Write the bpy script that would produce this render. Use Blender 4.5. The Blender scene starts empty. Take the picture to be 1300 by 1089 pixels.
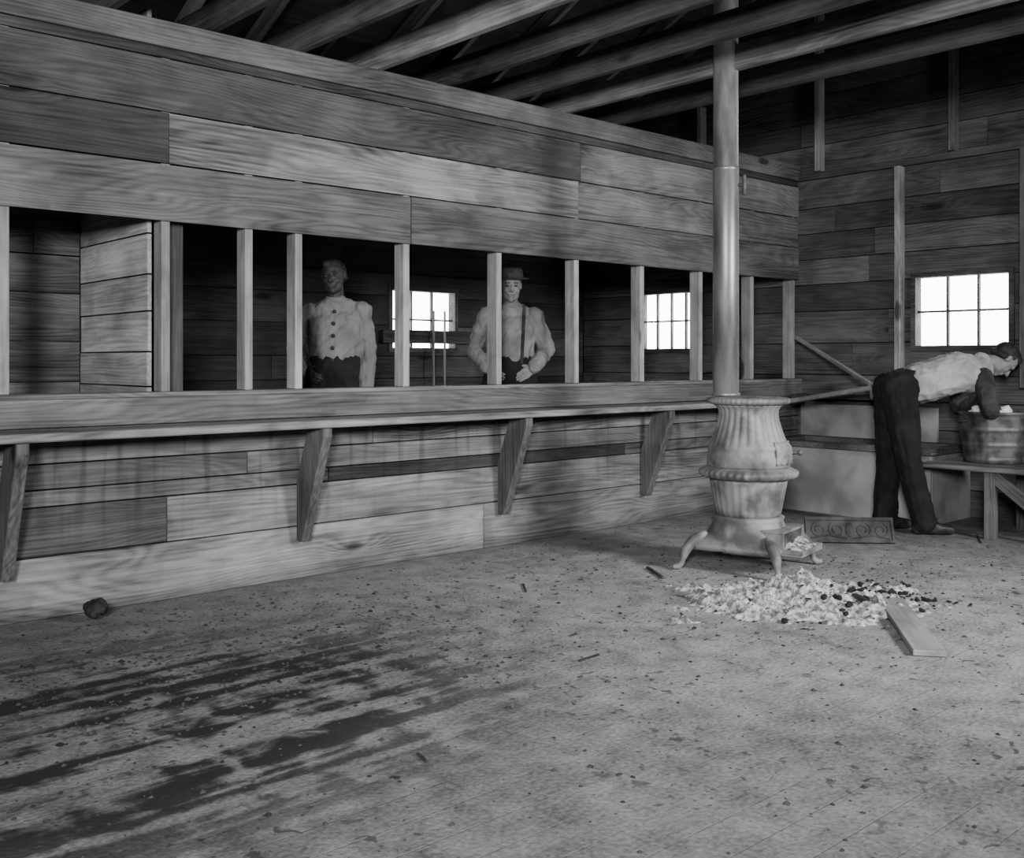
import bpy, bmesh, math, random
from mathutils import Vector, Matrix, noise
random.seed(7)
V = Vector
scene = bpy.context.scene
H = 1.2
ang = math.atan2(1441, 1300)
F = V((math.cos(ang), math.sin(ang), 0)); R = V((F.y, -F.x, 0))
XF, YP, YB, XN, YN = 7.88, 4.98, 7.6, -2.5, -2.4
SL, EV, YR = 0.45, 3.1, 2.6

def W(px, py, z):
    p = F * z + R * ((px - 650) / 1300 * z); p.z = H - (py - 458) / 1300 * z
    return p
def G(px, py):
    return W(px, py, 1300 * H / (py - 458))
def XW(px, Y=5.0):
    s = (px - 650) / 1300; d = F + R * s
    return d.x / d.y * Y
def roofz(y):
    return EV + (YB - y) * SL if y > YR else EV + (y - (2 * YR - YB)) * SL

# ---------------------------------------------------------------- materials
def newmat(name):
    m = bpy.data.materials.new(name); m.use_nodes = True
    nt = m.node_tree; nt.nodes.clear()
    out = nt.nodes.new('ShaderNodeOutputMaterial'); b = nt.nodes.new('ShaderNodeBsdfPrincipled')
    nt.links.new(b.outputs[0], out.inputs[0])
    b.inputs['Specular IOR Level'].default_value = 0.22
    return m, nt, b
class N:
    def __init__(s, nt): s.nt = nt
    def n(s, t): return s.nt.nodes.new(t)
    def l(s, a, b): s.nt.links.new(a, b)
    def put(s, sock, v):
        if isinstance(v, bpy.types.NodeSocket): s.l(v, sock)
        else: sock.default_value = v
    def math(s, op, a, b=0.0, c=0.0, clamp=False):
        m = s.n('ShaderNodeMath'); m.operation = op; m.use_clamp = clamp
        s.put(m.inputs[0], a); s.put(m.inputs[1], b); s.put(m.inputs[2], c)
        return m.outputs[0]
    def vm(s, op, a, b):
        m = s.n('ShaderNodeVectorMath'); m.operation = op
        s.put(m.inputs[0], a); s.put(m.inputs[1], b); return m.outputs[0]
    def noise(s, vec, scale, detail=3, dist=0.0):
        t = s.n('ShaderNodeTexNoise'); s.l(vec, t.inputs['Vector'])
        t.inputs['Scale'].default_value = scale; t.inputs['Detail'].default_value = detail
        t.inputs['Distortion'].default_value = dist
        return t.outputs[0]
    def ramp(s, v, a, b, lo=0.0, hi=1.0):
        m = s.n('ShaderNodeMapRange'); m.interpolation_type = 'SMOOTHSTEP'
        s.put(m.inputs[0], v); m.inputs[1].default_value = a; m.inputs[2].default_value = b
        m.inputs[3].default_value = lo; m.inputs[4].default_value = hi
        return m.outputs[0]
    def mixf(s, f, a, b):
        m = s.n('ShaderNodeMix'); m.data_type = 'FLOAT'
        s.put(m.inputs[0], f); s.put(m.inputs[2], a); s.put(m.inputs[3], b); return m.outputs[0]
    def grey(s, v):
        c = s.n('ShaderNodeCombineColor')
        for i in range(3): s.l(v, c.inputs[i])
        return c.outputs[0]
    def bump(s, v, strength, dist, bsdf):
        b = s.n('ShaderNodeBump'); b.inputs['Strength'].default_value = strength
        b.inputs['Distance'].default_value = dist
        s.l(v, b.inputs['Height']); s.l(b.outputs[0], bsdf.inputs['Normal'])

def wood(name, lo, hi, rough=0.85, ringamt=.15, drip=False):
    m, nt, b = newmat(name); k = N(nt)
    tc = k.n('ShaderNodeTexCoord'); at = k.n('ShaderNodeAttribute'); at.attribute_name = 'tone'
    oi = k.n('ShaderNodeObjectInfo')
    tone = at.outputs['Fac']
    off = k.n('ShaderNodeCombineXYZ')
    k.l(k.math('MULTIPLY_ADD', tone, 61.0, k.math('MULTIPLY', oi.outputs['Random'], 40.0)), off.inputs[0])
    k.l(k.math('MULTIPLY', tone, 23.0), off.inputs[1])
    k.l(k.math('MULTIPLY', oi.outputs['Random'], 17.0), off.inputs[2])
    vec = k.vm('ADD', tc.outputs['Object'], off.outputs[0])
    sp = k.n('ShaderNodeSeparateXYZ'); k.l(vec, sp.inputs[0])
    cross = k.math('ADD', sp.outputs[2], k.math('MULTIPLY', sp.outputs[1], 0.7))
    vo = k.n('ShaderNodeTexVoronoi'); k.l(k.vm('MULTIPLY', vec, (1.0, 2.8, 2.8)), vo.inputs['Vector'])
    vo.inputs['Scale'].default_value = 1.0
    kd = vo.outputs['Distance']
    knot = k.ramp(kd, 0.05, 0.11, 0.22, 1.0)
    bulge = k.ramp(kd, 0.0, 0.32, 0.09, 0.0)
    a = k.noise(k.vm('MULTIPLY', vec, (0.38, 2.4, 2.4)), 1.2, 2, 0.2)
    ph = k.math('MULTIPLY', k.math('ADD', k.math('ADD', cross, bulge), k.math('MULTIPLY', a, 0.65)), 230.0)
    ring = k.math('POWER', k.math('MULTIPLY_ADD', k.math('SINE', ph), 0.5, 0.5), 0.7)
    fib = k.noise(k.vm('MULTIPLY', vec, (1.8, 75, 75)), 1.0, 4)
    blo = k.noise(k.vm('MULTIPLY', vec, (0.9, 2.4, 2.4)), 1.2, 6, .2)
    grime = k.ramp(k.noise(k.vm('MULTIPLY', vec, (3, 5, 5)), 1.5, 6, .4), 0.34, 0.60, 0.74, 1.0)
    f = k.math('ADD', k.math('MULTIPLY', ring, ringamt), k.math('MULTIPLY', fib, 0.75))
    f = k.math('ADD', f, k.math('MULTIPLY_ADD', blo, 1.2, -0.70), clamp=True)
    v = k.mixf(f, lo, hi)
    v = k.math('MULTIPLY', v, k.math('ADD', tone, 0.42))
    v = k.math('MULTIPLY', v, k.math('MULTIPLY_ADD', oi.outputs['Random'], 0.3, 0.85))
    v = k.math('MULTIPLY', v, knot)
    v = k.math('MULTIPLY', v, grime)
    if drip:
        so = k.n('ShaderNodeSeparateXYZ'); k.l(tc.outputs['Object'], so.inputs[0])
        dr = k.ramp(k.noise(k.vm('MULTIPLY', tc.outputs['Object'], (18, 1, 1.1)), 1.0, 3), 0.50, 0.70)
        zz = k.math('MULTIPLY', k.ramp(so.outputs[2], 0.15, 0.7), k.ramp(so.outputs[2], 0.9, 1.1, 1.0, 0.0))
        v = k.math('MULTIPLY', v, k.math('SUBTRACT', 1.0, k.math('MULTIPLY', k.math('MULTIPLY', dr, zz), 0.4)))
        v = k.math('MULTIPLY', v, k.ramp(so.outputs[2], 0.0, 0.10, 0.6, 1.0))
    k.l(k.grey(v), b.inputs['Base Color']); b.inputs['Roughness'].default_value = rough
    k.bump(f, 0.35, 0.004, b)
    return m

def plain(name, lo, hi, scale=8, rough=0.7, metal=0.0, bump=0.2, stretch=(1, 1, 1), detail=5, w=(.3, .7)):
    m, nt, b = newmat(name); k = N(nt)
    tc = k.n('ShaderNodeTexCoord')
    n1 = k.noise(k.vm('MULTIPLY', tc.outputs['Object'], stretch), scale, detail, 0.2)
    n1 = k.ramp(n1, *w)
    v = k.mixf(n1, lo, hi)
    k.l(k.grey(v), b.inputs['Base Color']); b.inputs['Roughness'].default_value = rough
    b.inputs['Metallic'].default_value = metal
    if bump: k.bump(n1, bump, 0.004, b)
    return m

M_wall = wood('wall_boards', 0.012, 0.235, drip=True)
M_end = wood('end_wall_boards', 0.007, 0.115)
M_post = wood('stud_lumber', 0.08, 0.36, .8, .10)
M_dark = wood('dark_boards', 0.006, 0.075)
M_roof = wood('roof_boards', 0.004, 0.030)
M_joist = wood('joist_lumber', 0.012, 0.18, .8, .10)
M_shelf = wood('shelf_lumber', 0.02, 0.22, 0.65)
M_board = wood('loose_board', 0.12, 0.34)
M_iron = plain('stove_iron', 0.055, 0.17, 6, 0.62, 0.2, 0.4, detail=8, w=(.34, .62))
M_irondark = plain('stove_iron_dark', 0.02, 0.07, 12, 0.6, 0.2, 0.3)
M_pipe = plain('stovepipe_steel', 0.08, 0.20, 5, 0.40, 0.55, 0.05, (2, 2, .4), detail=6)
M_pipeup = plain('stovepipe_steel_upper', 0.12, 0.26, 7, 0.42, 0.5, 0.05, (2, 2, .5), detail=6)
M_ash = plain('ash', 0.06, 0.32, 30, 0.95, 0, 0.8, detail=9, w=(.34, .66))
M_coal = plain('charcoal', 0.004, 0.02, 30, 0.8, 0, 0.6)
M_litter = plain('litter', 0.006, 0.04, 6, 0.9, 0, 0.2)
M_plaster = plain('painted_trough', 0.10, 0.22, 3, 0.8, 0, 0.15, detail=6)
M_tub = plain('washtub_metal', 0.03, 0.12, 10, 0.5, 0.4, 0.2)
M_fender = plain('fender_iron', 0.010, 0.04, 10, 0.6, 0.2, 0.2)
M_skin = plain('skin', 0.11, 0.16, 20, 0.65, 0, 0.05)
M_skindark = plain('skin_dark', 0.016, 0.026, 20, 0.6, 0, 0.05)
M_shirt = plain('shirt_cotton', 0.08, 0.13, 5, 0.95, 0, 0.3)
M_shirt2 = plain('shirt_linen', 0.09, 0.16, 6, 0.95, 0, 0.3)
M_shirtdark = plain('shirt_dark', 0.012, 0.035, 9, 0.95, 0, 0.3)
M_vest = plain('vest_cloth', 0.17, 0.28, 7, 0.95, 0, 0.3)
M_trouser = plain('trouser_wool', 0.004, 0.010, 9, 0.95, 0, 0.3)
M_boot = plain('boot_leather', 0.006, 0.025, 12, 0.45, 0, 0.2)
M_hair = plain('hair', 0.006, 0.02, 30, 0.7, 0, 0.4)
M_felt = plain('hat_felt', 0.012, 0.03, 15, 0.9, 0, 0.2)
M_cloth = plain('laundry', 0.35, 0.55, 6, 0.9, 0, 0.3)
M_eye = plain('eye_dark', 0.02, 0.03, 5, 0.4, 0, 0)

def glass():
    m = bpy.data.materials.new('window_glass'); m.use_nodes = True; nt = m.node_tree; nt.nodes.clear()
    o = nt.nodes.new('ShaderNodeOutputMaterial'); t = nt.nodes.new('ShaderNodeBsdfTransparent')
    g = nt.nodes.new('ShaderNodeBsdfGlossy'); g.inputs['Roughness'].default_value = 0.05
    x = nt.nodes.new('ShaderNodeMixShader'); x.inputs[0].default_value = 0.06
    nt.links.new(t.outputs[0], x.inputs[1]); nt.links.new(g.outputs[0], x.inputs[2]); nt.links.new(x.outputs[0], o.inputs[0])
    return m
M_glass = glass()

def floor_mat():
    m, nt, b = newmat('floor_dusty_boards'); k = N(nt)
    tc = k.n('ShaderNodeTexCoord'); vec = tc.outputs['Object']
    sp = k.n('ShaderNodeSeparateXYZ'); k.l(vec, sp.inputs[0]); X, Y = sp.outputs[0], sp.outputs[1]
    fr = k.math('FRACT', k.math('DIVIDE', Y, 0.135))
    edge = k.math('ABSOLUTE', k.math('SUBTRACT', fr, 0.5))
    seam = k.ramp(edge, 0.47, 0.498)
    dusty = k.ramp(k.noise(vec, 1.7, 3), 0.42, 0.62, 0.5, 0.03)
    seam = k.math('MULTIPLY', seam, dusty)
    big = k.noise(vec, 1.0, 5, 0.4)
    mid = k.noise(vec, 7, 8, 0.4)
    fine = k.noise(vec, 60, 4)
    v = k.math('ADD', k.math('MULTIPLY', big, 0.15), k.math('MULTIPLY', mid, 0.22))
    v = k.math('ADD', v, k.math('MULTIPLY_ADD', fine, 0.22, -0.152))
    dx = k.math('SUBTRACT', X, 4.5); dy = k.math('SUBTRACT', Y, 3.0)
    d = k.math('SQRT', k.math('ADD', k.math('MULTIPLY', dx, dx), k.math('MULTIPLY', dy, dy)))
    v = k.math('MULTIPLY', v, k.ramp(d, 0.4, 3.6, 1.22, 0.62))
    v = k.math('MULTIPLY', v, k.math('SUBTRACT', 1.0, k.math('MULTIPLY', seam, 0.22)))
    ex = k.math('DIVIDE', k.math('SUBTRACT', X, 1.15), 2.0); ey = k.math('DIVIDE', k.math('SUBTRACT', Y, 3.35), 1.25)
    e = k.math('SQRT', k.math('ADD', k.math('MULTIPLY', ex, ex), k.math('MULTIPLY', ey, ey)))
    mask = k.ramp(e, 0.45, 1.1, 1.0, 0.0)
    st = k.noise(k.vm('MULTIPLY', vec, (0.42, 9, 1)), 1.0, 6, 0.25)
    st2 = k.noise(vec, 6.0, 8, 0.6)
    stv = k.math('ADD', k.math('MULTIPLY', st, 0.60), k.math('MULTIPLY', st2, 0.40))
    stain = k.math('MULTIPLY', k.ramp(stv, 0.455, 0.55), mask)
    v = k.mixf(k.math('MULTIPLY', stain, 0.95), v, 0.004)
    bl = k.noise(vec, 17, 6, 0.6)
    where = k.ramp(k.noise(vec, 1.3, 2), 0.40, 0.60)
    blot = k.math('MULTIPLY', k.ramp(bl, 0.60, 0.66), where)
    v = k.mixf(k.math('MULTIPLY', blot, 0.75), v, 0.010)
    bl2 = k.ramp(k.noise(vec, 45, 2, 0.5), 0.65, 0.72)
    v = k.mixf(k.math('MULTIPLY', bl2, 0.55), v, 0.015)
    k.l(k.grey(v), b.inputs['Base Color'])
    b.inputs['Roughness'].default_value = 0.9
    h = k.math('ADD', k.math('MULTIPLY', mid, 0.6), k.math('MULTIPLY', fine, 0.5))
    h = k.math('SUBTRACT', h, k.math('MULTIPLY', seam, 0.3))
    k.bump(h, 0.5, 0.016, b)
    return m
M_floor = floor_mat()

# ---------------------------------------------------------------- mesh builder
class MB:
    def __init__(s): s.v = []; s.f = []; s.t = []; s.m = []
    def add(s, vs, fs, tone=0.5, mat=0):
        o = len(s.v); s.v += [tuple(x) for x in vs]
        for f in fs:
            s.f.append(tuple(i + o for i in f)); s.t.append(tone); s.m.append(mat)
    def box(s, x0, x1, y0, y1, z0, z1, tone=0.5, mat=0, M=None):
        vs = [V((x, y, z)) for x in (x0, x1) for y in (y0, y1) for z in (z0, z1)]
        if M is not None: vs = [M @ p for p in vs]
        s.add(vs, [(0, 1, 3, 2), (4, 6, 7, 5), (0, 4, 5, 1), (2, 3, 7, 6), (0, 2, 6, 4), (1, 5, 7, 3)], tone, mat)
    def lathe(s, prof, n=64, fn=None, tone=0.5, mat=0, cap=True):
        vs = []; fs = []
        for (h, r) in prof:
            for i in range(n):
                a = 2 * math.pi * i / n
                rr = r * (fn(a, h) if fn else 1)
                vs.append((rr * math.cos(a), rr * math.sin(a), h))
        for j in range(len(prof) - 1):
            for i in range(n):
                a, b2 = j * n + i, j * n + (i + 1) % n
                fs.append((a, b2, b2 + n, a + n))
        if cap:
            fs.append(tuple(reversed(range(n)))); fs.append(tuple(range((len(prof) - 1) * n, len(prof) * n)))
        s.add(vs, fs, tone, mat)
    def hull(s, items, tone=0.5, mat=0, sub=2):
        bm = bmesh.new()
        for it in items:
            p, r = V(it[0]), it[1]
            Mx = Matrix.Translation(p)
            if isinstance(r, (int, float)): Mx = Mx @ Matrix.Diagonal((r, r, r, 1))
            else:
                if len(it) > 2: Mx = Mx @ it[2].to_4x4()
                Mx = Mx @ Matrix.Diagonal((r[0], r[1], r[2], 1))
            bmesh.ops.create_icosphere(bm, subdivisions=sub, radius=1.0, matrix=Mx)
        if len(items) > 1:
            bb = bmesh.new()
            for q in bm.verts: bb.verts.new(q.co)
            bm.free(); bm = bb
            res = bmesh.ops.convex_hull(bm, input=bm.verts[:])
            junk = [g for g in res['geom_interior'] if isinstance(g, bmesh.types.BMVert)]
            if junk: bmesh.ops.delete(bm, geom=junk, context='VERTS')
            loose = [q for q in bm.verts if not q.link_faces]
            if loose: bmesh.ops.delete(bm, geom=loose, context='VERTS')
        bmesh.ops.recalc_face_normals(bm, faces=bm.faces[:])
        bm.verts.index_update()
        s.add([q.co.copy() for q in bm.verts], [tuple(q.index for q in f.verts) for f in bm.faces], tone, mat)
        bm.free()
    def chain(s, pts, **k):
        for a, b in zip(pts, pts[1:]): s.hull([a, b], **k)
    def mesh(s, name, mats):
        me = bpy.data.meshes.new(name); me.from_pydata(s.v, [], s.f)
        for m in mats: me.materials.append(m)
        for p, mi in zip(me.polygons, s.m): p.material_index = mi
        a = me.attributes.new('tone', 'FLOAT', 'FACE'); a.data.foreach_set('value', s.t)
        me.update(); return me
    def obj(s, name, mats, loc=(0, 0, 0), rot=(0, 0, 0), parent=None, bevel=0, smooth=False, fix=False):
        if not isinstance(mats, (list, tuple)): mats = [mats]
        me = s.mesh(name, mats)
        if fix:
            bm = bmesh.new(); bm.from_mesh(me); bmesh.ops.recalc_face_normals(bm, faces=bm.faces[:]); bm.to_mesh(me); bm.free()
        if smooth:
            for p in me.polygons: p.use_smooth = True
        o = bpy.data.objects.new(name, me); scene.collection.objects.link(o)
        o.location = loc; o.rotation_euler = rot
        if parent: o.parent = parent
        if bevel:
            b = o.modifiers.new('bevel', 'BEVEL'); b.width = bevel; b.segments = 1; b.limit_method = 'ANGLE'
        return o

def remeshed(mb, name, mat, voxel=0.008, it=3, wr=0.0, wf=9, loc=(0, 0, 0), rot=(0, 0, 0), parent=None, folds=None):
    o = mb.obj('tmp', mat)
    r = o.modifiers.new('r', 'REMESH'); r.mode = 'VOXEL'; r.voxel_size = voxel
    sm = o.modifiers.new('s', 'SMOOTH'); sm.factor = 0.5; sm.iterations = it
    dg = bpy.context.evaluated_depsgraph_get()
    me = bpy.data.meshes.new_from_object(o.evaluated_get(dg))
    bpy.data.objects.remove(o)
    me.materials.clear(); me.materials.append(mat); me.name = name
    if wr:
        vn = [v.normal.copy() for v in me.vertices]
        for v, n in zip(me.vertices, vn):
            q = v.co * wf; q.z *= 1.9
            if folds:
                c_ = v.co; q = V((c_.x * folds[0] + c_.z * 3, c_.y * folds[1], c_.z * folds[2] - c_.x * 4))
            a_ = 1 - 2 * abs(noise.noise(q)); b_ = 1 - 2 * abs(noise.noise(q * 2.1 + V((5, 1, 2))))
            v.co += n * wr * (a_ * .6 + b_ * .35 - .4)
    for p in me.polygons: p.use_smooth = True
    ob = bpy.data.objects.new(name, me); scene.collection.objects.link(ob)
    ob.location = loc; ob.rotation_euler = rot
    if parent: ob.parent = parent
    return ob

def top(o, label, cat, group=None, kind=None):
    o['label'] = label; o['category'] = cat
    if group: o['group'] = group
    if kind: o['kind'] = kind
    return o
def struct(o, label=None):
    o['kind'] = 'structure'
    if label: o['label'] = label
    return o

def beam(name, p0, p1, w, h, mat, tone=0.5, up=(0, 0, 1), bevel=0.003):
    p0, p1 = V(p0), V(p1); d = (p1 - p0); L = d.length; x = d.normalized()
    u = V(up); y = u.cross(x).normalized(); z = x.cross(y)
    b = MB(); b.box(0, L, -w / 2, w / 2, -h / 2, h / 2, tone)
    o = b.obj(name, mat, bevel=bevel)
    o.matrix_world = Matrix.Translation(p0) @ Matrix((x, y, z)).transposed().to_4x4()
    return o

def subtract(r, holes):
    out = [r]
    for (a0, a1, b0, b1) in holes:
        nx = []
        for (x0, x1, z0, z1) in out:
            if a1 <= x0 or a0 >= x1 or b1 <= z0 or b0 >= z1: nx.append((x0, x1, z0, z1)); continue
            if x0 < a0: nx.append((x0, a0, z0, z1))
            if x1 > a1: nx.append((a1, x1, z0, z1))
            c0, c1 = max(x0, a0), min(x1, a1)
            if z0 < b0: nx.append((c0, c1, z0, b0))
            if z1 > b1: nx.append((c0, c1, b1, z1))
        out = nx
    return out

def plank_wall(name, origin, rz, rows, mat, holes=(), thick=0.025, backing=None, gable=None, label=None):
    b = MB()
    for (z0, z1, segs) in rows:
        for (u0, u1, tone) in segs:
            j = random.uniform(0, 0.009)
            for (a0, a1, c0, c1) in subtract((u0 + 0.002, u1 - 0.002, z0 + 0.0042, z1 - 0.0042), holes):
                b.box(a0, a1, j, thick, c0, c1, tone)
    if backing:
        L0, L1, t, z0, z1 = backing
        for (a0, a1, c0, c1) in subtract((L0, L1, z0, z1), holes):
            b.box(a0, a1, thick, thick + t, c0, c1, -.35)
    o = b.obj(name, mat, loc=origin, rot=(0, 0, rz))
    if gable is not None:
        me = o.data; bm = bmesh.new(); bm.from_mesh(me)
        sgn, y0 = gable
        for (side) in (1, -1):
            n = V((0, SL * side, 1)).normalized()
            pt = V((0, YB if side == 1 else 2 * YR - YB, EV + 0.04))
            ln = V((n.y * sgn, 0, n.z)); lp = V(((pt.y - y0) * sgn, 0, pt.z))
            bmesh.ops.bisect_plane(bm, geom=bm.verts[:] + bm.edges[:] + bm.faces[:], plane_co=lp, plane_no=ln, clear_outer=True)
        bm.to_mesh(me); bm.free()
    struct(o, label); return o

def autorows(z0, z1, L, hs=(0.2, 0.28), tones=(0.25, 0.65), u0=0, seglen=(2.5, 4.5)):
    rows = []; z = z0
    while z < z1 - 0.01:
        h = min(random.uniform(*hs), z1 - z)
        if z1 - z - h < 0.06: h = z1 - z
        u = u0; segs = []
        while u < L:
            e = min(L, u + random.uniform(*seglen)); segs.append((u, e, random.uniform(*tones))); u = e
        rows.append((z, z + h, segs)); z += h
    return rows

# ---------------------------------------------------------------- shell
b = MB(); b.box(XN - .2, XF + .2, YN - .2, YP + .05, -0.1, 0)
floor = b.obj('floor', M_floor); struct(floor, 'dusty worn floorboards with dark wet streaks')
b = MB(); b.box(XN - .2, XF + .2, YP + .05, YB + .2, -0.1, 0.12)
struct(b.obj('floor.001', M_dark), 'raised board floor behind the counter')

def u(X): return X - XN
LW = XF - XN
jx = [XW(520), XW(213), XW(735)]
rows = [
 (0.0, 0.29, [(0, u(4.25), 1.0), (u(4.25), LW, .75)]),  # pale bottom board, its left part raised to carry painted glare
 (0.29, 0.52, [(0, u(XW(210)), .20), (u(XW(210)), LW, .85)]),
 (0.52, 0.60, [(0, u(3.1), .50), (u(3.1), u(5.6), -.15), (u(5.6), LW, .3)]),
 (0.60, 0.72, [(0, u(2.6), .15), (u(2.6), LW, .50)]),
 (0.72, 0.86, [(0, u(3.4), .50), (u(3.4), LW, .8)]),
 (0.86, 1.0, [(0, u(4.9), .4), (u(4.9), LW, .5)]),
 (1.90, 2.19, [(0, u(jx[0]), .46), (u(jx[0]), LW, .38)]),
 (2.19, 2.45, [(0, u(jx[1]), -.06), (u(jx[1]), u(5.12), 1.05), (u(5.12), LW, .62)]),
 (2.45, 2.72, [(0, u(jx[2]), .14), (u(jx[2]), LW, .75)]),  # dark board, toned down further to paint upper-left shade into the wood
 (2.72, 2.78, [(0, LW, .05)]),
]
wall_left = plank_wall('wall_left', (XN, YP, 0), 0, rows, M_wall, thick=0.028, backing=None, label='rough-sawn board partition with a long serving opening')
b = MB(); b.box(0, LW, 0, .145, 2.77, 2.90, .24)  # plate tone lowered as well, shade painted into the timber
struct(b.obj('trim_1', M_wall, loc=(XN, YP - .025, 0), bevel=.004), 'heavy timber plate along the top of the board partition')
b = MB(); b.box(0, LW, 0, .03, .89, 1.02, .45); b.box(0, LW, 0.0, .15, 1.021, 1.045, .85)
struct(b.obj('trim_2', M_shelf, loc=(XN, YP - .031, 0), bevel=.003), 'sill board along the bottom of the serving opening')

def fy(Y): return YB - Y
holes_f = [(fy(3.95), fy(3.15), 1.28, 1.90), (fy(6.82), fy(6.03), 1.28, 1.90)]
rows = autorows(0, 5.6, YB - YN, tones=(.15, .95))
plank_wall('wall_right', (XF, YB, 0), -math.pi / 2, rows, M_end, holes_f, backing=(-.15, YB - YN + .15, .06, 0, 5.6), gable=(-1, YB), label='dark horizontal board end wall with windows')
holes_b = [(u(5.35), u(6.15), 1.28, 1.88)]
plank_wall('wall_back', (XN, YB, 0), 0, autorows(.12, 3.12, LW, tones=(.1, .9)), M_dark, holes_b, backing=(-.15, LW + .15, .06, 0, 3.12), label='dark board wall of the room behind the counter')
plank_wall('wall_near', (XN, YN, 0), math.pi / 2, autorows(0, 5.6, YB - YN), M_end, backing=(-.15, YB - YN + .15, .06, 0, 5.6), gable=(1, YN))
plank_wall('wall_front', (XF, YN, 0), math.pi, autorows(0, 3.12, LW), M_end, backing=(-.15, LW + .15, .06, 0, 3.12))
plank_wall('wall_partition', (2.105, 6.05, 0), -math.pi / 2, autorows(.12, 3.0, 0.95, hs=(.17, .21), tones=(1.2, 1.7)), M_post, label='board cross partition behind the counter, light on its face painted pale')  # raised tones put the light on this face into the boards
plank_wall('wall_closet', (XN, 6.05, 0), 0, autorows(.12, 3.0, u(2.105), tones=(.1, .4)), M_wall, label='board wall of the closet behind the counter')

def window(name, origin, rz, w, h, cols=3, rws=2):
    b = MB(); t = .04
    b.box(0, w, -.02, .08, 0, t, .3); b.box(0, w, -.02, .08, h - t, h, .3)
    b.box(0, t, -.02, .08, t, h - t, .3); b.box(w - t, w, -.02, .08, t, h - t, .3)
    for i in range(1, cols):
        x = t + (w - 2 * t) * i / cols; b.box(x - .008, x + .008, .02, .05, t, h - t, .5)
    for i in range(1, rws):
        z = t + (h - 2 * t) * i / rws; b.box(t, w - t, .022, .048, z - .008, z + .008, .5)
    b.box(t, w - t, .033, .036, t, h - t, .5, 1)
    return struct(b.obj(name, [M_joist, M_glass], loc=origin, rot=(0, 0, rz)), 'small wood-framed multi-pane window, bright daylight outside')
window('window_1', (XF, 3.95, 1.28), -math.pi / 2, .80, .62)
window('window_2', (XF, 6.82, 1.28), -math.pi / 2, .79, .62, 4)
window('window_3', (5.35, YB, 1.28), 0, .80, .60)

def roof(name, side):
    L = 5.35 * math.sqrt(1 + SL * SL); b = MB(); y = -.35
    while y < L - .15:
        w = random.uniform(.18, .26); w = min(w, L - .15 - y + .02)
        b.box(-.3, LW + .3, y + .002, y + w - .002, 0, .02, random.uniform(.1, .9)); y += w
    b.box(-.3, LW + .3, -.35, L - .13, .02, .06, .2)
    a = math.atan(SL)
    o = b.obj(name, M_roof)
    if side == 1:
        x = V((-1, 0, 0)); yv = V((0, -math.cos(a), math.sin(a))); zv = x.cross(yv)
        o.matrix_world = Matrix.Translation((XF, YB, EV)) @ Matrix((x, yv, zv)).transposed().to_4x4()
    else:
        x = V((1, 0, 0)); yv = V((0, math.cos(a), math.sin(a))); zv = x.cross(yv)
        o.matrix_world = Matrix.Translation((XN, 2 * YR - YB, EV)) @ Matrix((x, yv, zv)).transposed().to_4x4()
    return struct(o, 'dark board underside of the pitched roof')
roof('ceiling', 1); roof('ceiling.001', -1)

jxs = [5.52 - .52 * i for i in range(8)]
jt = [.1, 1.3, .15, .1, 2.1, .5, .2, .3]  # high values paint light onto single joists, low ones darken the ceiling
for i, x in enumerate(jxs):
    top(beam('ceiling_joist', (x, YB - .02, 2.975), (x, YN + .05, 2.975), .045, .145, M_joist, jt[i]),
        'rough-sawn ceiling joist spanning the room', 'joist', 'ceiling joists across the room')
for x in jxs + [6.04, 6.56, 7.08]:
    xr = x + .05; zo = .065
    top(beam('roof_rafter', (xr, YB - .1, roofz(YB - .1) - zo - .01), (xr, YR + .03, roofz(YR + .03) - zo - .01), .045, .115, M_joist, .5),
        'sloping roof rafter rising from the wall plate', 'rafter', 'roof rafters')

for px, tn in ((12, .8), (216, .75), (321, .7), (384, .85), (520, .85), (637, .8), (735, .8), (818, .85), (892, .7), (957, .6), (1009, .65)):
    X = XW(px, 5.008) - .0225
    o = beam('wall_stud', (X, 5.008 + .0475, 1.0455), (X, 5.008 + .0475, 2.768), .045, .095, M_post, tn, up=(0, 1, 0))
    top(o, 'unpainted upright stud standing in the serving opening', 'post', 'studs in the serving opening')
o = beam('wall_stud', (2.255, 5.12, .122), (2.255, 5.12, 2.76), .09, .03, M_dark, .9, up=(0, 1, 0))
top(o, 'dark-stained upright board beside the cross partition', 'post')
b = MB(); b.box(fy(YP), fy(YN), -.05, 0, 2.765, 2.82, .3)
struct(b.obj('trim_3', M_joist, loc=(XF, YB, 0), rot=(0, 0, -math.pi / 2)), 'horizontal nailing plate on the end wall')
for Y, z0, z1, tn in ((4.03, .62, 2.763, .75), (4.75, 2.822, 4.2, .7), (3.59, 2.822, 4.6, .1), (6.0, 2.822, 3.6, .4), (3.06, 1.0, 2.763, .1)):
    o = beam('wall_stud', (XF - .047, Y, z0), (XF - .047, Y, z1), .09, .045, M_post, tn, up=(0, 1, 0))
    top(o, 'upright stud nailed to the end wall boards', 'post', 'studs on the end wall')

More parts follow.
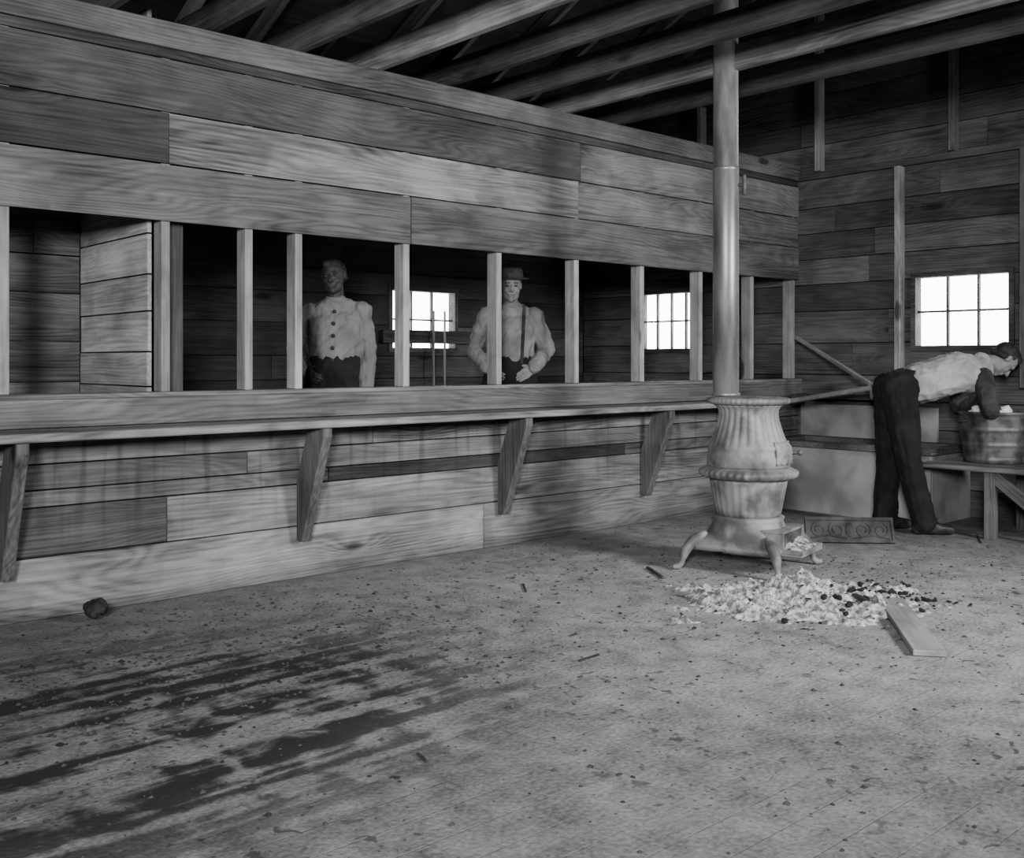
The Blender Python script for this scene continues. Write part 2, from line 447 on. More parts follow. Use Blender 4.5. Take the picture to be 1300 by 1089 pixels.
# ---------------------------------------------------------------- counter shelf and brackets
b = MB()
b.box(0, u(7.1), 0, .275, 0, .04, .85)
o = b.obj('counter_shelf', M_shelf, loc=(XN, YP - .31, .845), bevel=.006)
top(o, 'long worn plank shelf fixed below the serving opening', 'shelf')
for px in (-5, 375, 630, 812):
    X = XW(px, YP)
    b = MB()
    pr = [(-.01, -.30), (-.13, .0), (-.29, .0), (-.29, -.05), (-.07, -.63), (-.01, -.63)]
    th = .055
    vs = [(0, y, z) for y, z in pr] + [(th, y, z) for y, z in pr]; n = len(pr)
    fs = [tuple(range(n)), tuple(reversed(range(n, 2 * n)))] + [(i, i + n, (i + 1) % n + n, (i + 1) % n) for i in range(n)]
    inv = Matrix.Rotation(math.radians(90), 4, 'Y').inverted()
    b.add([inv @ V(q) for q in vs], fs, .2)
    o = b.obj('shelf_bracket', M_shelf, loc=(X, YP, .844), rot=(0, math.radians(90), 0), bevel=.004, fix=True)
    top(o, 'tapered timber bracket holding up the long shelf', 'bracket', 'brackets under the long shelf')

# ---------------------------------------------------------------- stove
sc = F * 5.965 + R * 1.377
fd = (R * .819 - F * .574).normalized(); srot = math.atan2(-fd.x, fd.y)
stove = bpy.data.objects.new('potbelly_stove', None); scene.collection.objects.link(stove)
stove.location = (sc.x, sc.y, 0); stove.rotation_euler = (0, 0, srot); stove.empty_display_size = .2
top(stove, 'grey cast-iron potbelly stove with fluted body and curved legs', 'stove')
def sup(a, p): 
    c, s_ = abs(math.cos(a)), abs(math.sin(a)); return (c ** p + s_ ** p) ** (-1 / p)
b = MB(); prof = [(.118, .245, 7), (.122, .262, 7), (.145, .268, 6), (.16, .255, 5), (.185, .235, 4), (.215, .215, 3), (.25, .205, 2.3), (.28, .198, 2), (.30, .205, 2), (.308, .19, 2)]
n = 80; vs = []; fs = []
for h, r, p in prof:
    for i in range(n):
        a = 2 * math.pi * i / n; q = r * sup(a, p); vs.append((q * math.cos(a), q * math.sin(a), h))
for j in range(len(prof) - 1):
    for i in range(n):
        a_, b_ = j * n + i, j * n + (i + 1) % n; fs.append((a_, b_, b_ + n, a_ + n))
fs += [tuple(reversed(range(n))), tuple(range((len(prof) - 1) * n, len(prof) * n))]
b.add(vs, fs)
base = b.obj('base', M_iron, parent=stove, smooth=True)
b = MB()
b.box(-.17, .17, .20, .38, .118, .13); b.box(-.17, -.158, .20, .38, .13, .155); b.box(.158, .17, .20, .38, .13, .155); b.box(-.17, .17, .368, .38, .13, .15)
b.box(-.17, -.152, .16, .272, .155, .235); b.box(.152, .17, .16, .272, .155, .235); b.box(-.17, .17, .14, .272, .235, .25)
b.box(-.15, .15, .19, .262, .13, .235, .5, 1)  # dark solid block painting the shade inside the ash pit opening
b.obj('ash_pit', [M_iron, M_irondark], parent=base, bevel=.003)
b = MB()
for i in range(160):
    x, y = random.uniform(-.145, .145), random.uniform(.255, .355); b.hull([((x, y, .13 + .055 * (1 - (y - .255) / .1) * random.uniform(.5, 1)), random.uniform(.010, .020))], sub=1)
remeshed(b, 'ash', M_ash, .006, 4, .004, 60, parent=base)
lm = MB()
lm.chain([((.19, .19, .20), .022), ((.235, .235, .165), .034), ((.268, .268, .115), .030), ((.282, .282, .065), .019), ((.287, .287, .035), .016)])
lm.chain([((.287, .287, .035), .016), ((.300, .300, .020), .020), ((.318, .318, .018), .017)])
for i in range(4):
    o = remeshed(lm, 'leg', M_iron, .006, 2, parent=stove) if i == 0 else leg0.copy()
    if i == 0: leg0 = o
    else: scene.collection.objects.link(o)
    o.parent = stove; o.rotation_euler = (0, 0, i * math.pi / 2)
def fl(nf, am): return lambda a, h: 1 + am * abs(math.cos(nf * a / 2)) - am / 2
b = MB(); b.lathe([(.305, .170), (.315, .182), (.33, .186), (.40, .200), (.47, .213), (.50, .219), (.522, .221)], 144, fl(28, .025))
b.obj('fire_pot', M_iron, parent=stove, smooth=True)
b = MB(); b.lathe([(.518, .225), (.528, .262), (.536, .275), (.556, .282), (.566, .276), (.575, .262), (.586, .238), (.592, .228)], 160, lambda a, h: 1 + (.018 * math.cos(40 * a) if .53 < h < .57 else 0))
b.obj('collar', M_iron, parent=stove, smooth=True)
b = MB()
def f2(a, h):
    k_ = max(0, min(1, (h - .70) / .05)); return 1 + k_ * (.035 * abs(math.cos(14 * a)) - .018)
b.lathe([(.588, .232), (.60, .238), (.63, .238), (.67, .232), (.69, .228), (.705, .232), (.72, .222), (.75, .208), (.80, .190), (.85, .175), (.89, .168), (.915, .170), (.935, .182), (.945, .195)], 224, f2)
body = b.obj('body', M_iron, parent=stove, smooth=True)
b = MB(); b.lathe([(.943, .19), (.950, .215), (.957, .232), (.968, .238), (.980, .236), (.986, .225), (.990, .19), (.993, .05)], 160, lambda a, h: 1 + (.014 * math.cos(48 * a) if .95 < h < .985 else 0))
b.obj('top_plate', M_iron, parent=stove, smooth=True)
b = MB(); rows_ = 8; cols_ = 16; vs = []; fs = []
for j in range(rows_ + 1):
    h = .61 + .13 * j / rows_; r = .246 if h < .69 else .246 - (h - .69) * .45
    for i in range(cols_ + 1):
        a = math.pi / 2 + math.radians(-28 + 56 * i / cols_); q = r + .006 * math.cos(i * 1.6) * math.cos(j * 1.6)
        vs.append((q * math.cos(a), q * math.sin(a), h))
o1 = len(vs)
vs += [(x * .93, y * .93, z) for x, y, z in vs]
cw = cols_ + 1
for j in range(rows_):
    for i in range(cols_):
        a_ = j * cw + i; fs.append((a_, a_ + cw, a_ + cw + 1, a_ + 1)); fs.append((a_ + o1, a_ + 1 + o1, a_ + cw + 1 + o1, a_ + cw + o1))
for i in range(cols_): fs.append((i, i + 1, i + 1 + o1, i + o1)); q = rows_ * cw + i; fs.append((q, q + o1, q + 1 + o1, q + 1))
for j in range(rows_): q = j * cw; fs.append((q, q + o1, q + cw + o1, q + cw)); q = j * cw + cols_; fs.append((q, q + cw, q + cw + o1, q + o1))
b.add(vs, fs)
door = b.obj('stove_door', M_iron, parent=stove, smooth=True, fix=True)
b = MB(); b.hull([((-.10, .225, .67), .012), ((-.11, .262, .67), .009)]); b.hull([((-.11, .268, .67), .017)])
b.obj('knob', M_irondark, parent=door, smooth=True)
pc = sc - fd * .14
b = MB(); r = .076
b.lathe([(.994, r + .008), (1.01, r + .008), (1.012, r), (2.318, r), (2.320, r + .002), (2.336, r + .002), (2.338, r - .001)], 48)
pipe = b.obj('stovepipe', M_pipe, loc=(pc.x, pc.y, 0), smooth=False)
for p in pipe.data.polygons: p.use_smooth = len(p.vertices) == 4
top(pipe, 'tall round sheet-metal stovepipe rising from the stove to the roof', 'pipe')
b = MB(); b.lathe([(2.335, r - .003), (3.45, r - .003), (3.452, r + .001), (3.48, r + .001), (3.482, r - .003), (roofz(pc.y) - .06, r - .003)], 48)
o = b.obj('upper_pipe', M_pipeup, parent=pipe)
for p in o.data.polygons: p.use_smooth = len(p.vertices) == 4
dv = (R * .9 - F * .45).normalized()
b = MB()
b.hull([(dv * .066 + V((0, 0, 2.23)), .010), (dv * .11 + V((0, 0, 2.23)), .007)]); b.hull([(dv * .11 + V((0, 0, 2.18)), .012), (dv * .11 + V((0, 0, 2.28)), .012)])
b.obj('damper_handle', M_irondark, parent=pipe, smooth=True)

# ---------------------------------------------------------------- ash heap, coals, board, fender
def fbm(q, o=5):
    s_ = 0; a_ = 1
    for _ in range(o): s_ += a_ * noise.noise(q); q = q * 2.1 + V((3.1, 1.7, .3)); a_ *= .6
    return s_
HX, HY = .56, .40
def heap_z(x, y, seed=3):
    d = math.hypot(x, y) * (1 + .5 * fbm(V((x * 2.2 + seed, y * 2.2, 0)), 4)) + .10 * noise.noise(V((x * 14, y * 14, 1)))
    k_ = max(0, 1 - d)
    prof_ = k_ * k_ * .7 + .3 * k_
    l = fbm(V((x * 5 + seed, y * 4, seed)), 7)
    l2 = abs(noise.noise(V((x * 30, y * 24, 2))))
    return k_, .15 * prof_ * (1 + .40 * l) + (.010 * l2 * min(1, k_ * 5))
n = 220; vs = []; fs = []
for j in range(n + 1):
    for i in range(n + 1):
        x, y = -1.3 + 2.6 * i / n, -1.3 + 2.6 * j / n
        k_, z = heap_z(x, y); vs.append((x * HX, y * HY, (max(z, 0) + .001) if k_ > 0 else -.003))
for j in range(n):
    for i in range(n):
        a_ = j * (n + 1) + i
        if max(vs[a_][2], vs[a_ + 1][2], vs[a_ + n + 1][2], vs[a_ + n + 2][2]) > 0: fs.append((a_, a_ + 1, a_ + n + 2, a_ + n + 1))
b = MB(); b.add(vs, fs)
for i in range(480):
    a_ = random.uniform(0, 6.283); q_ = abs(random.gauss(.65, .36)); x, y = q_ * math.cos(a_), q_ * math.sin(a_)
    k_, z = heap_z(x, y); s_ = random.choice((.002, .002, .003, .003, .004, .005, .009)) * random.uniform(.7, 1.2)
    if k_ <= 0: s_ *= .6
    pts = [((x * HX + random.uniform(-1, 1) * s_, y * HY + random.uniform(-1, 1) * s_, max(z, 0) + s_ * .1), s_ * .6) for _ in range(2)]
    b.hull(pts, sub=1)
c = G(1012, 765); rr = math.atan2(R.y, R.x)
top(b.obj('ash_pile', M_ash, loc=(c.x, c.y, 0), rot=(0, 0, rr)), 'spilled heap of pale ash and cinders before the stove', 'ash', kind='stuff')
coal_c = [(1060, 776, .09, 30), (1125, 752, .09, 32), (1160, 764, .10, 44), (1140, 745, .14, 26), (960, 785, .14, 20), (1090, 770, .08, 26), (1020, 770, .15, 26)]
cm = []
for k_ in range(6):
    b = MB(); pts = [((random.uniform(-1, 1) * .5, random.uniform(-1, 1) * .4, random.uniform(-1, 1) * .3), random.uniform(.35, .6)) for _ in range(3)]
    b.hull(pts, sub=1)
    zmin = min(v[2] for v in b.v); b.v = [(x, y, z - zmin) for x, y, z in b.v]
    cm.append(b.mesh('charcoal_lump', [M_coal]))
for (px, py, sg, cnt) in coal_c:
    cc = G(px, py)
    for i in range(cnt):
        x = cc.x + random.gauss(0, sg); y = cc.y + random.gauss(0, sg)
        o = bpy.data.objects.new('charcoal_lump', random.choice(cm)); scene.collection.objects.link(o)
        s_ = random.choice((.006, .008, .010, .014, .024)) * random.uniform(.8, 1.2); o.scale = (s_ * random.uniform(.8, 1.5), s_, s_ * random.uniform(.5, 1)); o.rotation_euler = (0, 0, random.uniform(0, 6))
        q = (V((x, y, 0)) - c); k_, z = heap_z(q.dot(R) / HX, q.dot(F) / HY)
        o.location = (x, y, max(0, z) if k_ > 0 else 0)
        top(o, 'small black lump of charcoal beside the ash heap', 'charcoal', 'charcoal lumps around the ash heap')
b = MB()
for i in range(22):
    a_ = random.uniform(0, 6.28); t_ = random.uniform(-.3, 1)
    d_ = V((math.cos(a_) * math.sqrt(1 - t_ * t_), math.sin(a_) * math.sqrt(1 - t_ * t_), t_)) * .034
    b.hull([(d_ + V((0, 0, .05)), random.uniform(.016, .028))], sub=2)
p = G(122, 788)
o = remeshed(b, 'coal_lump', M_coal, .005, 1, .008, 60, loc=(p.x, p.y, 0.001)); top(o, 'lone rough black clump lying by the board wall', 'coal')
p0, p1 = G(1130, 768), G(1180, 834); p0.z = .028; p1.z = .014
top(beam('wood_board', p0, p1, .125, .024, M_board, .5), 'loose sawn board lying beside the ash heap', 'board')
p0, p1 = G(1084, 768), G(1116, 779); p0.z = .05; p1.z = .03
top(beam('wood_stick', p0, p1, .03, .02, M_litter, .75), 'short dark stick beside the loose board', 'stick')
p0, p1 = G(822, 722), G(842, 735); p0.z = p1.z = .008
top(beam('wood_stick', p0, p1, .02, .012, M_litter, .75), 'thin splinter of wood near the stove leg', 'stick')
for a_, b_ in (((664, 742), (668, 752)), ((735, 840), (760, 832)), ((530, 958), (541, 968)), ((1240, 680), (1246, 690))):
    p0, p1 = G(*a_), G(*b_); p0.z = p1.z = .004
    top(beam('wood_sliver', p0, p1, .008, .007, M_litter, .75, bevel=0), 'thin dark wood sliver on the dusty floor', 'sliver', 'slivers on the floor')
p = G(1080, 690); pr = math.atan2(R.y, R.x) - .08
b = MB(); b.box(-.275, .275, -.006, .006, .0, .165); b.box(-.285, .285, -.014, .012, .15, .172); b.box(-.285, .285, -.014, .012, 0, .018)
b.box(-.285, -.268, -.013, .012, .01, .16); b.box(.268, .285, -.013, .012, .01, .16)
def arc(b, cx, cz, r, a0, a1, t=.005, n=14):
    pts = [((cx + r * (1 - .6 * i / n) * math.cos(a0 + (a1 - a0) * i / n), -.007, cz + r * (1 - .6 * i / n) * math.sin(a0 + (a1 - a0) * i / n)), t) for i in range(n + 1)]
    b.chain(pts, sub=1)
for sx in (-1, 1):
    for cx, r_ in ((.085, .055), (.20, .05)):
        arc(b, sx * cx, .085, r_, math.pi / 2 - sx * .5, math.pi / 2 - sx * (.5 + 8.0))
    b.chain([((sx * .02, -.008, .03), .005), ((sx * .14, -.008, .05), .005), ((sx * .25, -.008, .03), .005)], sub=1)
b.hull([((0, -.007, .085), (.03, .010, .05))])
o = b.obj('stove_fender', M_fender, loc=(p.x, p.y, 0.004), rot=(-.45, 0, pr))
top(o, 'ornate dark cast-iron stove plate with scroll relief on the floor', 'stove plate')

b = MB()
for i in range(5200):
    if i < 2300:
        x, y = random.gauss(1.7, .9), random.gauss(3.8, .5)
    elif i < 2900:
        x, y = random.gauss(4.9, .7), random.gauss(2.9, .55)
    else:
        x, y = random.uniform(.6, 7), random.uniform(.6, 4.8)
    if y > 4.88 or x > 6.6 or x < .2: continue
    s_ = random.choice((.002, .003, .004, .004, .006, .009)) * random.uniform(.6, 1.4); a0 = random.uniform(0, 6)
    k_ = 5; vs = [(x + s_ * random.uniform(.5, 1.7) * math.cos(a0 + j * 6.283 / k_), y + s_ * random.uniform(.5, 1.7) * math.sin(a0 + j * 6.283 / k_), .0005) for j in range(k_)]
    vs.append((x, y, s_ * .8))
    b.add(vs, [(j, (j + 1) % k_, k_) for j in range(k_)])
o = b.obj('floor_litter', M_litter); top(o, 'scattered dark crumbs and chips over the floor', 'litter', kind='stuff')

# ---------------------------------------------------------------- wash trough, bench, tub
tr = bpy.data.objects.new('wash_trough', None); scene.collection.objects.link(tr); tr.location = (7.2, 3.47, 0)
top(tr, 'long pale-sided wash trough built along the end wall', 'wash trough')
b = MB(); Lx, Ly = .66, 1.46
b.box(0, .03, 0, Ly, 0, .515); b.box(.03, Lx, 0, .03, 0, .515); b.box(.03, Lx, Ly - .03, Ly, 0, .515); b.box(Lx - .03, Lx, .03, Ly - .03, 0, .515)
b.box(.03, Lx - .03, .03, Ly - .03, .36, .38, .5, 1)
tb = b.obj('trough_body', [M_plaster, M_dark], parent=tr, bevel=.004)
b = MB(); b.box(-.04, .10, -.03, Ly, .516, .56, .35); b.box(Lx - .12, Lx, -.03, Ly, .516, .56, .35); b.box(.10, Lx - .12, -.03, .08, .516, .56, .35); b.box(.10, Lx - .12, Ly - .1, Ly, .516, .56, .35)
b.obj('rim', M_shelf, parent=tr, bevel=.004)
b = MB(); b.box(Lx - .03, Lx, .25, Ly, .561, .83)
b.obj('backsplash', M_plaster, parent=tr)
o = beam('wall_shelf', (XF - .115, 4.93, .90), (XF - .115, 4.1, .90), .20, .035, M_dark, .6)
top(o, 'dark narrow shelf board on the end wall above the trough', 'shelf')
def rod(name, pts, r, mat, label, cat):
    base_p = V(pts[0]); b = MB(); b.chain([(V(q) - base_p, r) for q in pts]); o = b.obj(name, mat, loc=base_p, smooth=True)
    top(o, label, cat); return o
pA = W(1003, 509, 8.3); pB = W(1108, 492, 7.75)
rod('water_pipe', [pA + V((.35, .1, .0)), pA, pB, pB + V((0, 0, -.07))], .022, M_post, 'pale pipe reaching over the wash trough with a tap', 'pipe')
p0 = W(1010, 428, 8.78); p1 = W(1106, 488, 7.85)
top(beam('pipe_brace', p0, p1, .035, .025, M_post, .7), 'slender diagonal stick bracing the water pipe', 'brace')
o = beam('window_rail', (5.25, YB - .06, 1.42), (6.35, YB - .06, 1.42), .03, .12, M_dark, .6)
top(o, 'board rail fixed across the back window', 'rail')
for px in (549, 573):
    q = W(px, 395, 9.4)
    top(beam('upright_rod', (q.x, YB - .15, .125), (q.x, YB - .15, 1.66), .018, .018, M_post, .5, up=(0, 1, 0)), 'thin upright rod before the back window', 'rod', 'rods before the back window')

bench = bpy.data.objects.new('wash_bench', None); scene.collection.objects.link(bench); bench.location = (6.93, 2.0, 0)
top(bench, 'low plank wash bench carrying the washtub', 'bench')
b = MB(); b.box(0, 1.41, -.22, 0, .455, .49, .9); b.box(0, 1.41, -.445, -.225, .455, .49, .7); b.box(0, 1.41, -.67, -.45, .455, .49, .7)
b.obj('bench_top', M_shelf, parent=bench, rot=(0, 0, math.pi / 2), bevel=.004)
for (x, y) in ((.06, .95), (.58, .95), (.06, .1), (.58, .1)):
    b = MB(); b.box(0, .455, -.035, .035, -.03, .03, .2)
    b.obj('leg', M_shelf, loc=(x, y, .455), rot=(0, math.pi / 2, 0), parent=bench, bevel=.003)
b = MB(); b.box(0, .62, -.02, .02, -.04, .04, .3)
b.obj('brace', M_shelf, loc=(.06, .93, .43), rot=(0, math.radians(38), math.radians(-90)), parent=bench, bevel=.003)

base_b = G(1155, 675)
tubc = base_b + R * .60
b = MB(); r0, r1 = .205, .245
pf = [(.0, r0), (.02, r0 + .003)]
for i in range(1, 33):
    t = i / 33; pf.append((.02 + .31 * t, r0 + (r1 - r0) * t + (.006 if i % 11 in (0, 1) else 0)))
pf += [(.335, r1), (.34, r1 + .012), (.352, r1 + .014), (.358, r1 + .006), (.355, r1 - .006), (.33, r1 - .01), (.02, r0 - .008)]
b.lathe(pf, 96, lambda a, h: 1 + .006 * math.cos(30 * a))
tub = b.obj('washtub', M_tub, loc=(tubc.x, tubc.y, .492), smooth=True)
for p in tub.data.polygons: p.use_smooth = len(p.vertices) == 4
top(tub, 'round ribbed metal washtub standing on the plank bench', 'washtub')
for sx in (0, 1):
    b = MB(); pts = []
    for i in range(9):
        a_ = math.pi * i / 8; pts.append(((r1 + .002 + .035 * math.sin(a_), .05 * math.cos(a_), .29), .006))
    b.chain(pts, sub=1); b.obj('handle', M_irondark, parent=tub, rot=(0, 0, math.pi * sx - .6), smooth=True)
b = MB()
for i in range(12):
    b.hull([((random.uniform(-.12, .08), random.uniform(-.11, .11), random.uniform(-.04, .03)), random.uniform(.03, .055))])
lc = base_b + R * .55
o = remeshed(b, 'laundry', M_cloth, .008, 2, .018, 14, loc=(lc.x, lc.y, .835)); top(o, 'wet white laundry bunched in the washtub', 'laundry')

# ---------------------------------------------------------------- people
def hand(b, wr, d, nrm, side, curl=.5):
    d = V(d).normalized(); nrm = V(nrm); nrm = (nrm - d * nrm.dot(d)).normalized(); s_ = V(side); s_ = (s_ - d * s_.dot(d) - nrm * s_.dot(nrm)).normalized()
    wr = V(wr)
    b.hull([(wr, .024), (wr + d * .03 + s_ * .022, .017), (wr + d * .03 - s_ * .022, .017), (wr + d * .085 + s_ * .03, .013), (wr + d * .082 - s_ * .03, .012)])
    for o_, L in ((.031, .070), (.011, .080), (-.010, .075), (-.030, .058)):
        p_ = wr + d * .085 + s_ * o_; a_ = curl * .5; pts = [(p_, .0095)]
        for seg in (.42, .32, .26):
            p_ = p_ + (d * math.cos(a_) + nrm * math.sin(a_)) * L * seg; pts.append((p_, .0085)); a_ += curl * .8
        b.chain(pts, sub=1)
    t0 = wr + d * .025 + s_ * .025
    t1 = t0 + (d * .6 + s_ * .7 + nrm * .2).normalized() * .035; t2 = t1 + (d * .85 + s_ * .3 + nrm * .4).normalized() * .03
    b.chain([(t0, .015), (t1, .011), (t2, .0095)], sub=1)

def person(name, J, loc, rz, skin, clothes, label, hatted=False, buttons=False, susp=False, belly=0.0, lowvest=0.0):
    S = V((1, 0, 0)); P, C, Nk, Hd = V(J['pelvis']), V(J['chest']), V(J['neck']), V(J['head'])
    f = V(J['hf']).normalized(); up = V(J['hu']); up = (up - f * up.dot(f)).normalized(); s = f.cross(up)
    FM = Matrix((s, f, up)).transposed()
    Wt = P.lerp(C, .42); fwdT = V(J.get('tf', (0, 1, 0)))
    def torso(b, e, lo=0.0):
        P2 = P.lerp(C, lo)
        if lo < .4: b.hull([(P2 + S * .070, .095 + e), (P2 - S * .070, .095 + e), (Wt + S * .058, .092 + e), (Wt - S * .058, .092 + e), (Wt + fwdT * (.03 + belly), .085 + e)])
        b.hull([(Wt + S * .058, .092 + e), (Wt - S * .058, .092 + e), (Wt + fwdT * (.03 + belly), .085 + e), (C + S * .075, .103 + e), (C - S * .075, .103 + e)])
        b.hull([(C + S * .075, .103 + e), (C - S * .075, .103 + e), (V(J['shA']) - S * .035 - V((0, 0, .02)), .045 + e), (V(J['shB']) + S * .035 - V((0, 0, .02)), .045 + e)])
        b.hull([(V(J['shA']) - S * .04, .040 + e), (V(J['shB']) + S * .04, .040 + e), (Nk, .050 + e)])
    def arm(b, k, e, e2=0):
        sh, el, wr = V(J['sh' + k]), V(J['el' + k]), V(J['wr' + k])
        b.chain([(sh, .050 + e), (sh.lerp(el, .5), .043 + e), (el, .037 + e), (el.lerp(wr, .35), .037 + e), (wr, .026 + e + e2)])
    def leg(b, k, e, e2=0):
        hp, kn, an = V(J['hip' + k]), V(J['kn' + k]), V(J['an' + k])
        b.chain([(hp, .092 + e), (hp.lerp(kn, .5), .078 + e), (kn, .056 + e), (kn.lerp(an, .35), .056 + e), (an, .038 + e + e2)])
    def foot(b, k, e):
        an, td = V(J['an' + k]), V(J['toe' + k]).normalized()
        z0 = V((an.x, an.y, 0))
        b.hull([(an, .036 + e), (z0 - td * .045 + V((0, 0, .034 + e)), .032 + e), (z0 + td * .11 + V((0, 0, .034 + e)), .034 + e)])
        b.hull([(z0 - td * .045 + V((0, 0, .034 + e)), .032 + e), (z0 + td * .12 + V((0, 0, .034 + e)), .036 + e), (z0 + td * .18 + V((0, 0, .03 + e)), .027 + e)])
    b = MB(); torso(b, -.012)
    for k in 'AB': arm(b, k, 0); leg(b, k, 0); foot(b, k, -.006)
    for k, sx in (('A', 1), ('B', -1)):
        hd, hn, hs = J['hand' + k]; hand(b, V(J['wr' + k]), hd, hn, hs, J.get('curl', .5))
    b.hull([(Nk, .056), (Hd - up * .05 - f * .015, .054)])
    def L(a, c_, d_): return Hd + s * a + f * c_ + up * d_
    b.hull([(L(0, -.01, .025), (.074, .094, .090), FM)], sub=3)
    b.hull([(L(0, .01, .0), (.068, .074, .075), FM), (L(.03, .032, -.065), .028), (L(-.03, .032, -.065), .028), (L(0, .062, -.090), .020)])
    b.hull([(L(.036, .058, -.020), .020), (L(-.036, .058, -.020), .020), (L(0, .071, -.05), .020)])
    b.hull([(L(.034, .076, .028), .011), (L(-.034, .076, .028), .011)])
    b.hull([(L(0, .088, .014), .007), (L(0, .110, -.022), .010)]); b.hull([(L(.012, .095, -.026), .008), (L(-.012, .095, -.026), .008)])
    b.hull([(L(.02, .083, -.050), .006), (L(-.02, .083, -.050), .006)]); b.hull([(L(.016, .082, -.061), .007), (L(-.016, .082, -.061), .007)])
    for sx in (1, -1):
        b.hull([(L(sx * .076, -.01, .008), (.008, .018, .03), FM)])
    root = remeshed(b, name, skin, .0055, 2, loc=loc, rot=(0, 0, rz))
    top(root, label, 'person')
    for sx in (1, -1):
        e = MB(); e.hull([(L(sx * .031, .0750, .009), (.0135, .0085, .008), FM)]); e.obj('eye', M_eye, parent=root, smooth=True)
        e = MB(); e.hull([(L(sx * .020, .0850, .031), (.008, .005, .004), FM), (L(sx * .044, .0790, .029), (.006, .005, .004), FM)]); e.obj('eyebrow', M_hair, parent=root, smooth=True)
    e = MB(); e.hull([(L(.017, .0865, -.0555), (.007, .004, .0022), FM), (L(-.017, .0865, -.0555), (.007, .004, .0022), FM)]); e.obj('mouth', M_eye, parent=root, smooth=True)
    h = MB(); h.hull([(L(0, -.028, .038), (.080, .090, .084), FM)], sub=3)
    h.hull([(L(.058, -.03, .0), .028), (L(-.058, -.03, .0), .028), (L(0, -.075, -.03), .035)])
    if not hatted: h.hull([(L(.03, .040, .086), .028), (L(-.03, .040, .086), .028), (L(0, -.02, .10), .03)])
    remeshed(h, 'hair', M_hair, .007, 1, .006, 50, parent=root)
    sh = MB(); torso(sh, .014)
    for k in 'AB': arm(sh, k, .020, .004)
    shirt = remeshed(sh, 'shirt', clothes['shirt'], .007, 2, .013, 9, parent=root, folds=(15, 8, 10))
    cl = MB()
    for i in range(16):
        a0, a1 = i * math.pi / 8, (i + 1) * math.pi / 8
        ax = (Hd - Nk).normalized(); f2_ = ax.cross(S).normalized()
        q0 = Nk + ax * .030 + (S * math.cos(a0) + f2_ * math.sin(a0)) * .056; q1 = Nk + ax * .030 + (S * math.cos(a1) + f2_ * math.sin(a1)) * .056
        cl.hull([(q0, .013), (q1, .013), (q0 - ax * .02, .013)], sub=1)
    remeshed(cl, 'collar', clothes['shirt'], .005, 2, parent=root)
    if 'vest' in clothes:
        ve = MB(); torso(ve, .038, lowvest); remeshed(ve, 'vest', clothes['vest'], .007, 2, .014, 8, parent=root, folds=(6, 11, 8))
    t = MB(); t.hull([(P + S * .07, .126), (P - S * .07, .126), (P.lerp(Wt, .62) + S * .060, .122), (P.lerp(Wt, .62) - S * .060, .122), (P.lerp(Wt, .62) + fwdT * (.03 + belly), .114)])
    for k in 'AB':
        leg(t, k, .026, .022)
        t.hull([(P, .12), (V(J['hip' + k]), .118)])
    remeshed(t, 'trousers', M_trouser, .009, 2, .014, 8, parent=root, folds=(12, 12, 7))
    for k in 'AB':
        f_ = MB(); foot(f_, k, .006); an = V(J['an' + k]); f_.hull([(an, .044), (an + V((0, 0, .06)), .046)])
        remeshed(f_, 'boot', M_boot, .007, 2, parent=root)
    if hatted:
        hb = MB(); hb.lathe([(.0, .125), (.004, .128), (.008, .125), (.012, .090), (.03, .088), (.06, .083), (.078, .074), (.086, .05), (.082, .02)], 48, lambda a, h: 1 + .05 * math.cos(2 * a))
        hm = Matrix.Translation(Hd + up * .058 - f * .008) @ FM.to_4x4() @ Matrix.Rotation(-.04, 4, 'X')
        hb.v = [tuple(hm @ V(q)) for q in hb.v]
        hb.obj('hat', M_felt, parent=root, smooth=True)
    if buttons:
        for z in (1.40, 1.32, 1.24, 1.16, 1.08):
            best = max((v.co.y for v in shirt.data.vertices if abs(v.co.x) < .015 and abs(v.co.z - z) < .012), default=.15)
            e = MB(); e.hull([((0, best + .002, z), (.014, .006, .014))]); e.obj('button', M_hair, parent=root, smooth=True)
    if susp:
        for sx in (1, -1):
            pts = []
            for i in range(13):
                z = 1.47 - .42 * i / 12; x = sx * (.10 - .02 * i / 12)
                best = max((v.co.y for v in shirt.data.vertices if abs(v.co.x - x) < .014 and abs(v.co.z - z) < .012), default=.1)
                pts.append(((x, best, z), (.013, .008, .012)))
            e = MB(); e.chain(pts, sub=1); e.obj('suspender', M_felt, parent=root, smooth=True)
    return root

def stand(**kw):
    J = dict(pelvis=(0, 0, .96), chest=(0, 0, 1.28), neck=(0, -.01, 1.465), head=(0, .015, 1.61), hf=(0, 1, -.05), hu=(0, 0, 1),
             shA=(.172, -.01, 1.40), shB=(-.172, -.01, 1.40), hipA=(.09, 0, .92), hipB=(-.09, 0, .92),
             knA=(.11, .01, .50), knB=(-.11, .01, .50), anA=(.12, -.02, .09), anB=(-.12, -.02, .09), toeA=(.15, 1, 0), toeB=(-.15, 1, 0))
    J.update(kw); return J
def face_cam(loc):
    d = V((-loc.x, -loc.y, 0)).normalized(); return math.atan2(-d.x, d.y)

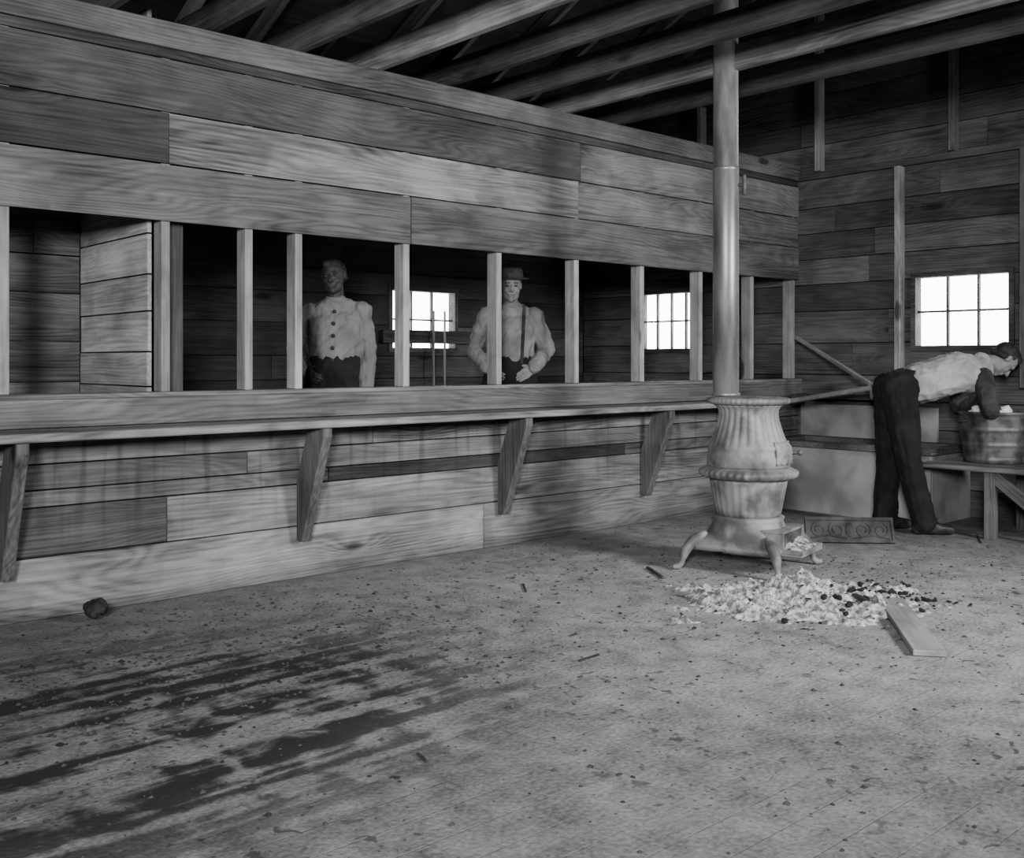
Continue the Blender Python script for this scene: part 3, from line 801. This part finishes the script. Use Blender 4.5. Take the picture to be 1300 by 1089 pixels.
l1 = W(426, 458, 6.75); l1.z = .122
J1 = stand(head=(.01, .02, 1.625), hu=(.08, 0, 1), hf=(.12, 1, -.05), shA=(.172, -.01, 1.39), shB=(-.172, -.01, 1.405), elA=(.285, -.08, 1.17), wrA=(.19, .06, 1.02), handA=((-.5, .6, -.4), (-.6, 0, -.2), (0, .3, 1)),
           elB=(-.215, -.02, 1.135), wrB=(-.205, .07, .91), handB=((0, .15, -1), (.9, .2, 0), (0, 1, 0)), curl=.5)
person('person', J1, l1, face_cam(l1) - .12, M_skindark, dict(shirt=M_shirt), 'standing person in light shirt with dark buttons and dark trousers', buttons=True, belly=.045)
l2 = W(648, 458, 7.4); l2.z = .122
J2 = stand(elA=(.27, -.06, 1.16), wrA=(.165, .10, 1.03), handA=((-.7, .25, -.5), (-.3, -.9, 0), (0, .2, 1)), hf=(-.1, 1, -.08),
           elB=(-.27, -.06, 1.16), wrB=(-.165, .10, 1.03), handB=((.7, .25, -.5), (.3, -.9, 0), (0, .2, 1)), curl=.4)
person('person', J2, l2, face_cam(l2), M_skin, dict(shirt=M_shirt2), 'standing person in brimmed hat, light shirt and suspenders, hands on hips', hatted=True, susp=True)
l3 = V((base_b.x, base_b.y, 0)); r3 = math.atan2(-R.x, R.y)
J3 = dict(pelvis=(0, -.11, 1.0), chest=(0, .32, 1.12), neck=(0, .49, 1.17), head=(0, .655, 1.205), hf=(0, .40, -.92), hu=(0, .92, .40), tf=(0, .3, -.95),
          shA=(.18, .43, 1.09), shB=(-.18, .43, 1.09), elA=(.27, .44, .86), wrA=(.085, .51, .91), elB=(-.27, .46, .86), wrB=(-.085, .54, .91),
          handA=((-.35, .55, -.35), (-.3, -.2, -1), (-.6, .6, .2)), handB=((.35, .55, -.35), (.3, -.2, -1), (.6, .6, .2)), curl=.8,
          hipA=(.09, -.10, .94), hipB=(-.09, -.10, .94), knA=(.11, -.05, .51), knB=(-.11, -.11, .51), anA=(.12, .05, .09), anB=(-.12, -.13, .09), toeA=(.1, 1, 0), toeB=(-.1, 1, 0))
person('person', J3, l3, r3, M_skin, dict(shirt=M_shirtdark, vest=M_vest), 'person in dark trousers and pale vest bending over the washtub', lowvest=.36)

# ---------------------------------------------------------------- lights, world, camera
def area(name, loc, target, size, power, spread=180):
    l = bpy.data.lights.new(name, 'AREA'); l.energy = power; l.size = size; l.spread = math.radians(spread)
    o = bpy.data.objects.new(name, l); scene.collection.objects.link(o); o.location = loc
    o.rotation_euler = (V(target) - V(loc)).to_track_quat('-Z', 'Y').to_euler(); return o
area('key_light', (-1.2, -0.8, 2.1), (4.6, 4.3, 0.6), 0.8, 330, 110)
area('side_light', (5.4, -1.3, 2.4), (4.2, 4.2, 0.1), 1.0, 190, 105)
w = bpy.data.worlds.new('world'); scene.world = w; w.use_nodes = True
bg = w.node_tree.nodes['Background']; bg.inputs[0].default_value = (1, 1, 1, 1); bg.inputs[1].default_value = 15.0

cam = bpy.data.cameras.new('camera'); co = bpy.data.objects.new('camera', cam); scene.collection.objects.link(co)
cam.sensor_width = 36; cam.lens = 36; cam.shift_y = -86.5 / 1300; cam.clip_start = .05
co.location = (0, 0, H); co.rotation_euler = (math.pi / 2, 0, -math.atan2(F.x, F.y))
scene.camera = co
